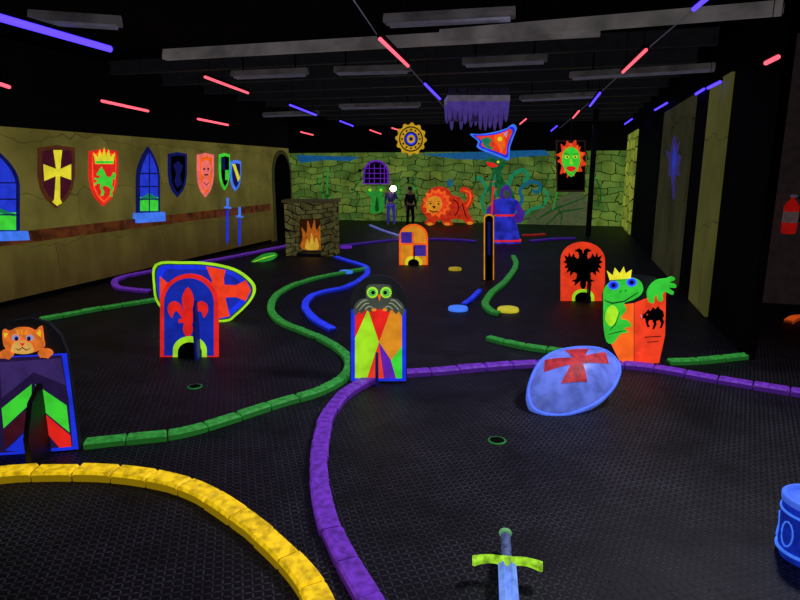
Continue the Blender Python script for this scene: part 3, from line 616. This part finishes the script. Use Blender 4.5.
bm=bmesh.new(); bmesh.ops.create_uvsphere(bm,u_segments=16,v_segments=12,radius=r*.22,matrix=Matrix.Translation((0,-r*.18,s_*.89))@Matrix.Diagonal((1,.8,1.25,1)))
mk('face',bm,[paint('face_dim',(70,100,80),.45)],e,True)
tubeo('sleeve',[(-r*.6,0,s_*.73),(-r*.95,-.15,s_*.56),(-r*.9,-.4,s_*.62)],[r*.17,r*.2,r*.3],RV,e,12); tubeo('sleeve',[(r*.6,0,s_*.73),(r*.9,-.15,s_*.54),(r*.6,-.4,s_*.48)],[r*.17,r*.2,r*.3],RV,e,12)
tubeo('staff',[(-r*1.0,-.5,0.02),(-r*.9,-.46,s_*1.05)],.022,RED,e)
M=frame(P(506,232),TH)
e=root('dragon_cutout',M,'green serpent-like dragon cutout rising behind robed statue','dragon')
panel(M,e,sm([(498,232),(497,215),(491,200),(489,186),(493,173),(489,167),(484,162),(490,157),(497,160),(503,156),(506,164),(501,172),(505,182),(511,188),(515,198),(512,212),(514,232)],3),paint('dragon_green',(30,120,60),.5,var=.5),.06)
art(M,e,[(sm([(486,162),(493,163),(498,166),(490,167)],3),RED),(el(498,162,1.3),YEL),(ln([(495,174),(493,186),(497,198),(503,212)],3),TG),(ln([(491,182),(496,181)],1),RED),(ln([(492,190),(498,189)],1),RED),(ln([(495,199),(501,197)],1),RED)])
def person(px,py,hh,label,jm_,tm,arm_up,face_a):
    p=P(px,py); M=frame(p,TH+face_a); e=root('person',M,label,'person'); k=hh/1.7
    def skin(nm,V,E,rad,mat,sub=2):
        me=bpy.data.meshes.new(nm); me.from_pydata([tuple(c*k for c in v) for v in V],E,[]); o=bpy.data.objects.new(nm,me); COL.objects.link(o); o.parent=e
        o.modifiers.new('s','SKIN'); me.materials.append(mat)
        for i,q in enumerate(me.skin_vertices[0].data): q.radius=(rad[i]*k,rad[i]*k*.85); q.use_root=(i==0)
        sb=o.modifiers.new('b','SUBSURF'); sb.levels=sub; sb.render_levels=sub; return o
    V=[(0,0,.93),(0,0,1.15),(0,.01,1.38),(0,0,1.48),(0,-.01,1.57),(0,-.01,1.66),
       (-.1,0,.88),(-.12,-.02,.5),(-.12,.02,.08),(-.13,-.12,.04),(.1,0,.88),(.13,-.03,.5),(.14,.02,.08),(.15,-.12,.04),
       (-.17,0,1.38),(-.23,.0,1.12),(-.24,-.08,.9),(-.24,-.1,.83)]
    Rr=[.13,.12,.13,.055,.09,.06,.09,.06,.045,.04,.09,.06,.045,.04,.07,.045,.032,.03]
    E=[(0,1),(1,2),(2,3),(3,4),(4,5),(0,6),(6,7),(7,8),(8,9),(0,10),(10,11),(11,12),(12,13),(2,14),(14,15),(15,16),(16,17)]
    b=len(V)
    V+=[(.17,0,1.38),(.26,-.08,1.16),(.12,-.3,1.42),(.1,-.33,1.48)] if arm_up else [(.17,0,1.38),(.23,0,1.12),(.24,-.1,.92),(.24,-.12,.85)]
    Rr+=[.07,.045,.032,.03]; E+=[(2,b),(b,b+1),(b+1,b+2),(b+2,b+3)]
    for hnd in (17,b+3):
        c=Vector(V[hnd]); dn=-1 if hnd==17 or not arm_up else 1
        for q in range(5):
            i=len(V); V.append(tuple(c+Vector((.02*(q-2),-.01,dn*(.05 if q else .025))))); V.append(tuple(c+Vector((.022*(q-2),-.025,dn*(.085 if q else .045))))); Rr+=[.011,.008]; E+=[(hnd,i),(i,i+1)]
    skin('body',V,E,Rr,paint('skin_dim',(120,80,70),.15,var=.1))
    skin('trousers',[(0,0,.96),(-.1,0,.88),(-.12,-.02,.5),(-.12,.02,.1),(.1,0,.88),(.13,-.03,.5),(.14,.02,.1)],[(0,1),(1,2),(2,3),(0,4),(4,5),(5,6)],[.15,.11,.08,.065,.11,.08,.065],jm_)
    v=V[b:b+3]
    skin('jacket',[(0,0,.98),(0,0,1.15),(0,.01,1.36),(-.17,0,1.38),(-.23,.0,1.12),(-.24,-.07,.93)]+[tuple(q) for q in v],[(0,1),(1,2),(2,3),(3,4),(4,5),(2,6),(6,7),(7,8)],[.16,.145,.155,.09,.062,.048,.09,.062,.048],tm)
    bm=bmesh.new(); bmesh.ops.create_uvsphere(bm,u_segments=18,v_segments=12,radius=.1*k,matrix=Matrix.Translation((0,.02*k,1.64*k))); mk('hair',bm,[paint('hair_dark',(14,10,9),0)],e,True)
    fd=paint('face_dark',(50,25,22),.05)
    for sx in (-1,1):
        bm=bmesh.new(); bmesh.ops.create_uvsphere(bm,u_segments=8,v_segments=6,radius=.012*k,matrix=Matrix.Translation((sx*.033*k,-.095*k,1.59*k))); mk('eye',bm,[fd],e,True)
    tubeo('nose',[(0,-.095*k,1.58*k),(0,-.115*k,1.555*k)],.01*k,MC['skin_dim'],e,6); tubeo('mouth',[(-.02*k,-.095*k,1.52*k),(.02*k,-.095*k,1.52*k)],.005*k,fd,e,6)
    return M,k
M,k=person(391,226,1.3,'person in violet trousers and dark top holding up a phone light',paint('violet_jeans',(60,50,160),.5),paint('dark_top',(40,36,90),.3),True,0)
ph=M@Vector((.1*k,-.42*k,1.5*k))
e=root('phone',frame(ph,TH),'phone held up with its white light switched on','phone')
bm=bmesh.new(); box(bm,-.035,.035,-.012,0,-.03,.11); mk('phone_body',bm,[BLACK],e)
bm=bmesh.new(); bmesh.ops.create_uvsphere(bm,u_segments=12,v_segments=8,radius=.095,matrix=Matrix.Translation((0,-.03,.08))); mk('flash_light',bm,[glow('flash_white',(255,240,225),22)],e)  # ball larger than a phone lamp, its size stands in for the flare
person(410,228,1.28,'person in all-black clothes standing by a glowing beast figure',paint('black_cloth',(10,10,12),0),paint('black_cloth2',(12,12,16),0),False,.5)

# ================= HANGING PIECES
def cable_to(parent,M,px,py,top=3.5):
    x,z=toL(M,px,py); zz=top-M.translation.z; tubeo('cable',[(x,.02,z),(x,.02,zz)],.005,BBK,parent,6)
M=frame(Q(411,154,13),TH); e=root('hanging_sun_clock',M,'round golden spiked clock disc with blue ring hung from ceiling','hanging disc')
GO=paint('gold_glow',(215,170,30),.7)
pts=[]
for i in range(48):
    rr=16.5 if (i//2)%2==0 else 14.5; pts.append((411+rr*.95*math.cos(i*math.pi/24),139+rr*math.sin(i*math.pi/24)))
panel(M,e,pts,GO,.06)
art(M,e,[(el(411,139,12,12.8),BLACK),(el(411,139,10.8,11.5),GO),(el(411,139,7,7.5),DPU),(el(411,139,5.5,6),BLU),(el(411,139,4,4.3),GO),(el(411,139,2,2),DPU)]+[(el(411+8.9*math.cos(a),139+9.4*math.sin(a),1),BLACK) for a in [i*math.pi/6 for i in range(12)]])
cable_to(e,M,411,124)
M=frame(Q(492,160,12.5),TH); e=root('hanging_banner',M,'broad curved blue banner with red-orange figure hung at an angle','hanging banner')
o=sm([(470,134),(480,134),(494,132),(507,128),(513,124),(517,128),(514,136),(510,148),(509,160),(502,158),(492,154),(484,151),(477,147),(478,141)],3)
panel(M,e,o,LBL,.05); art(M,e,[(sc(o,.9,.86),BLU),(sc(o,.78,.72),RO_),([(481,139),(488,137),(492,140),(489,145),(494,149),(488,149),(484,146)],TG),([(494,136),(502,133),(507,131),(504,138),(505,147),(501,153),(498,146),(494,142)],ORG),(el(500,139,2.3),YEL),([(504,134),(508,131),(506,138)],WHT)],step=.003)
cable_to(e,M,495,131)
M=frame(Q(571,190,13.5),TH); e=root('hanging_lion_face',M,'green face with wild orange-red hair on black framed panel','hanging face')
panel(M,e,[(556,140),(586,140),(585,192),(557,192)],paint('panel_frame_brown',(50,34,24),.35),.04)
rnd=random.Random(5)
def locks(k,n):
    pts=[]
    for i in range(n):
        an=i*2*math.pi/n+rnd.uniform(-.08,.08); q=k*(rnd.uniform(.95,1.15) if i%2 else rnd.uniform(.74,.84))
        lo=1.18 if math.sin(an)>.3 else 1
        pts.append((571+14.2*q*math.cos(an),158+16.5*q*math.sin(an)*lo))
    return sm(pts,4)
art(M,e,[(rc(558,142,584,190),BLACK),(locks(1,24),RO_),(locks(.84,20),ORG),(locks(.66,16),RO_),(sm([(564,151),(571,147),(578,151),(580,161),(577,170),(571,177),(565,170),(562,161)],3),GRN),(sm([(566,168),(571,166),(576,168),(571,172)]),RED),(el(567,157,2.2,1.6),YEL),(el(575,157,2.2,1.6),YEL),(el(567,157,.9),BLACK),(el(575,157,.9),BLACK),([(571,158),(573,164),(569,164)],YG),(ln([(564,153),(569,155)],1),BLACK),(ln([(578,153),(573,155)],1),BLACK)])
cable_to(e,M,571,141)
M=frame(Q(476,130,10.5),TH); e=root('hanging_drip_turret',M,'purple slime-dripping castle turret with pale ledge hung from ceiling','hanging turret')
a=toL(M,446,110)[0]; b=toL(M,507,110)[0]; z0=toL(M,476,112)[1]; z1=toL(M,476,103)[1]; z2=toL(M,476,97)[1]
bm=bmesh.new(); box(bm,a,b,-.25,.45,z1,z2); mk('top_slab',bm,[paint('slab_pale',(112,104,112),.4)],e)
bm=bmesh.new(); box(bm,a+.05,b-.05,-.2,.4,z0-.12,z1); mk('turret_body',bm,[paint('drip_purple_dark',(38,30,75),.5)],e)
bwm=paint('battlement_dark',(30,26,44),.4)
for i in range(6):
    x=a+.02+(b-a-.16)*i/5; bm=bmesh.new(); box(bm,x,x+.12,-.25,-.15,z2,z2+.11); mk('merlon',bm,[bwm],e)
DP_=paint('drip_purple',(85,65,150),.5)
for sy in (-.22,.42):
    for i in range(12):
        x=a+.05+(b-a-.1)*i/11; l_=random.uniform(.2,.46); r0=.05
        tubeo('drip',[(x,sy,z1),(x,sy,z1-l_*.5),(x,sy,z1-l_*.85),(x,sy,z1-l_)],[r0,r0*.8,r0*.55,r0*.2],DP_,e)
cable_to(e,M,460,98); cable_to(e,M,494,98)

# ================= CEILING FIXTURES
UT=paint('unlit_tube',(95,92,108),.35)
def beam_obj(name,p0,p1,label,cat,w,h,mat,group,tubes=True):
    d=p1-p0; a=math.atan2(d.y,d.x); L=math.hypot(d.x,d.y)
    M=Matrix.Translation((p0+p1)/2)@Matrix.Rotation(a,4,'Z')
    e=root(name,M,label,cat,group)
    bm=bmesh.new(); prof=[(-w/2,0),(-w*.5,h*.4),(-w*.25,h),(w*.25,h),(w*.5,h*.4),(w/2,0)]
    A=[bm.verts.new((-L/2,y,z)) for y,z in prof]; B=[bm.verts.new((L/2,y,z)) for y,z in prof]
    bm.faces.new(A); bm.faces.new(B)
    for i in range(6): bm.faces.new((A[i],A[(i+1)%6],B[(i+1)%6],B[i]))
    mk('housing',bm,[mat],e)
    if tubes:
        for y in (-w*.25,w*.25): tubeo('lamp_tube',[(-L/2+.04,y,-.015),(L/2-.04,y,-.015)],.015,UT,e)
    for x in (-L*.35,L*.35): tubeo('hanger',[(x,0,h),(x,0,3.5-M.translation.z)],.01,BLACK,e,6)
FG=paint('fixture_grey',(84,79,82),.3,var=.55,sc=3); FD=paint('duct_grey',(122,116,116),.35,var=.5,sc=2.5)  # faint emission added to the grey metal in place of light reaching it
beam_obj('ceiling_duct',P(165,60,3.1),P(600,36,3.1),'long pale grey duct running across under the ceiling','duct',.1,.12,FD,'pale ceiling ducts',False)
beam_obj('ceiling_duct',P(440,42,3.12),P(782,15,3.12),'long pale grey duct running across under the ceiling','duct',.1,.12,FD,'pale ceiling ducts',False)
for q in ((233,77,307,74),(335,73,410,71),(463,65,547,61),(570,78,735,68),(385,24,515,17),(30,20,122,26),
          (262,116,318,114),(340,108,420,106),(520,100,600,96)):
    beam_obj('ceiling_light_fixture',P(q[0],q[1],3.1),P(q[2],q[3],3.1),'unlit grey fluorescent ceiling light fixture','light fixture',.16,.08,FG,'unlit ceiling fixtures')
TB=glow('blacklight_blue',(70,50,255),2.8); TPK=glow('pink_tube_glow',(255,92,110),1.6)
def tubeobj(x0,y0,x1,y1,c,z=3.0,r=.018):
    p0,p1=P(x0,y0,z),P(x1,y1,z); d=p1-p0; a=math.atan2(d.y,d.x); L=d.length
    M=Matrix.Translation((p0+p1)/2)@Matrix.Rotation(a,4,'Z')
    lb='glowing violet-blue blacklight tube hung from ceiling' if c==TB else 'glowing pink neon tube hung from ceiling'
    e=root('neon_tube_light',M,lb,'tube light','hanging tube lights')
    tubeo('glass_tube',[(-L/2,0,0),(L/2,0,0)],r,c,e,12)
    bm=bmesh.new(); box(bm,-L/2,L/2,-.03,.03,r,r+.03); mk('housing',bm,[BLACK],e)
    for x in (-L*.4,L*.4): tubeo('hanger',[(x,0,r+.03),(x,0,3.5-z)],.004,BLACK,e,5)
for t in ((380,39,408,66,TPK),(205,77,248,93,TPK),(102,101,148,111,TPK,2.65),(198,119,228,125,TPK,2.62),(0,84,9,87,TPK,2.6),(623,72,646,50,TPK),(766,63,778,57,TPK,2.65),(370,130,381,134,TPK),(573,118,579,111,TPK),(301,132,313,135,TPK,2.8),(520,124,526,119,TPK),(392,128,402,131,TPK),
          (-20,12,110,49,TB,3.0,.032),(290,105,316,115,TB),(425,84,440,99,TB),(590,106,600,93,TB),(694,9,712,-6,TB),(340,121,353,126,TB),(655,110,667,103,TB),(696,94,704,89,TB,2.9),(708,88,720,82,TB,2.8),(551,131,557,126,TB),(447,108,452,113,TB),(625,124,632,119,TB)):
    tubeobj(*t)
for q in (((350,-5,3.09),(380,39,3.09),(408,66,3.09),(445,108,3.09)),((752,-60,3.09),(712,-6,3.09),(646,50,3.09),(600,93,3.09),(560,128,3.09))):
    pts=[P(*a_) for a_ in q]; c=pts[0].copy()
    bm=bmesh.new(); tube(bm,[p-c for p in pts],.006,6); o=mk('power_cable',bm,[GRY],loc=c); tag(o,'thin cable linking hanging tube lights','cable','ceiling cables')

# ================= LIGHTS
def area(x,y,z,sx,sy,en,rgb,tx=None):
    l=bpy.data.lights.new('area_light','AREA'); l.shape='RECTANGLE'; l.size=sx; l.size_y=sy; l.energy=en; l.color=rgb
    o=bpy.data.objects.new('area_light',l); COL.objects.link(o); o.location=(x,y,z)
    if tx is not None: o.rotation_euler=(Vector(tx)-Vector((x,y,z))).to_track_quat('-Z','Y').to_euler()
area(1.4,4.6,3.2,.35,.35,95,(.85,.85,1),(-1.2,2.2,0))
area(-2.5,5.5,3.0,3,2,17,(.5,.48,1))
area(-2.5,11,3.0,6,4,22,(.45,.42,1))
area(-1,1.0,3.2,1,1,18,(.85,.83,1))
area(-2.5,17,3.0,6,4,26,(.6,.6,1))
area(5,4,3.2,1,1,8,(1,.5,.4))
w=bpy.data.worlds.new('world'); S.world=w; w.use_nodes=True; w.node_tree.nodes['Background'].inputs[0].default_value=(.02,.02,.05,1); w.node_tree.nodes['Background'].inputs[1].default_value=.3
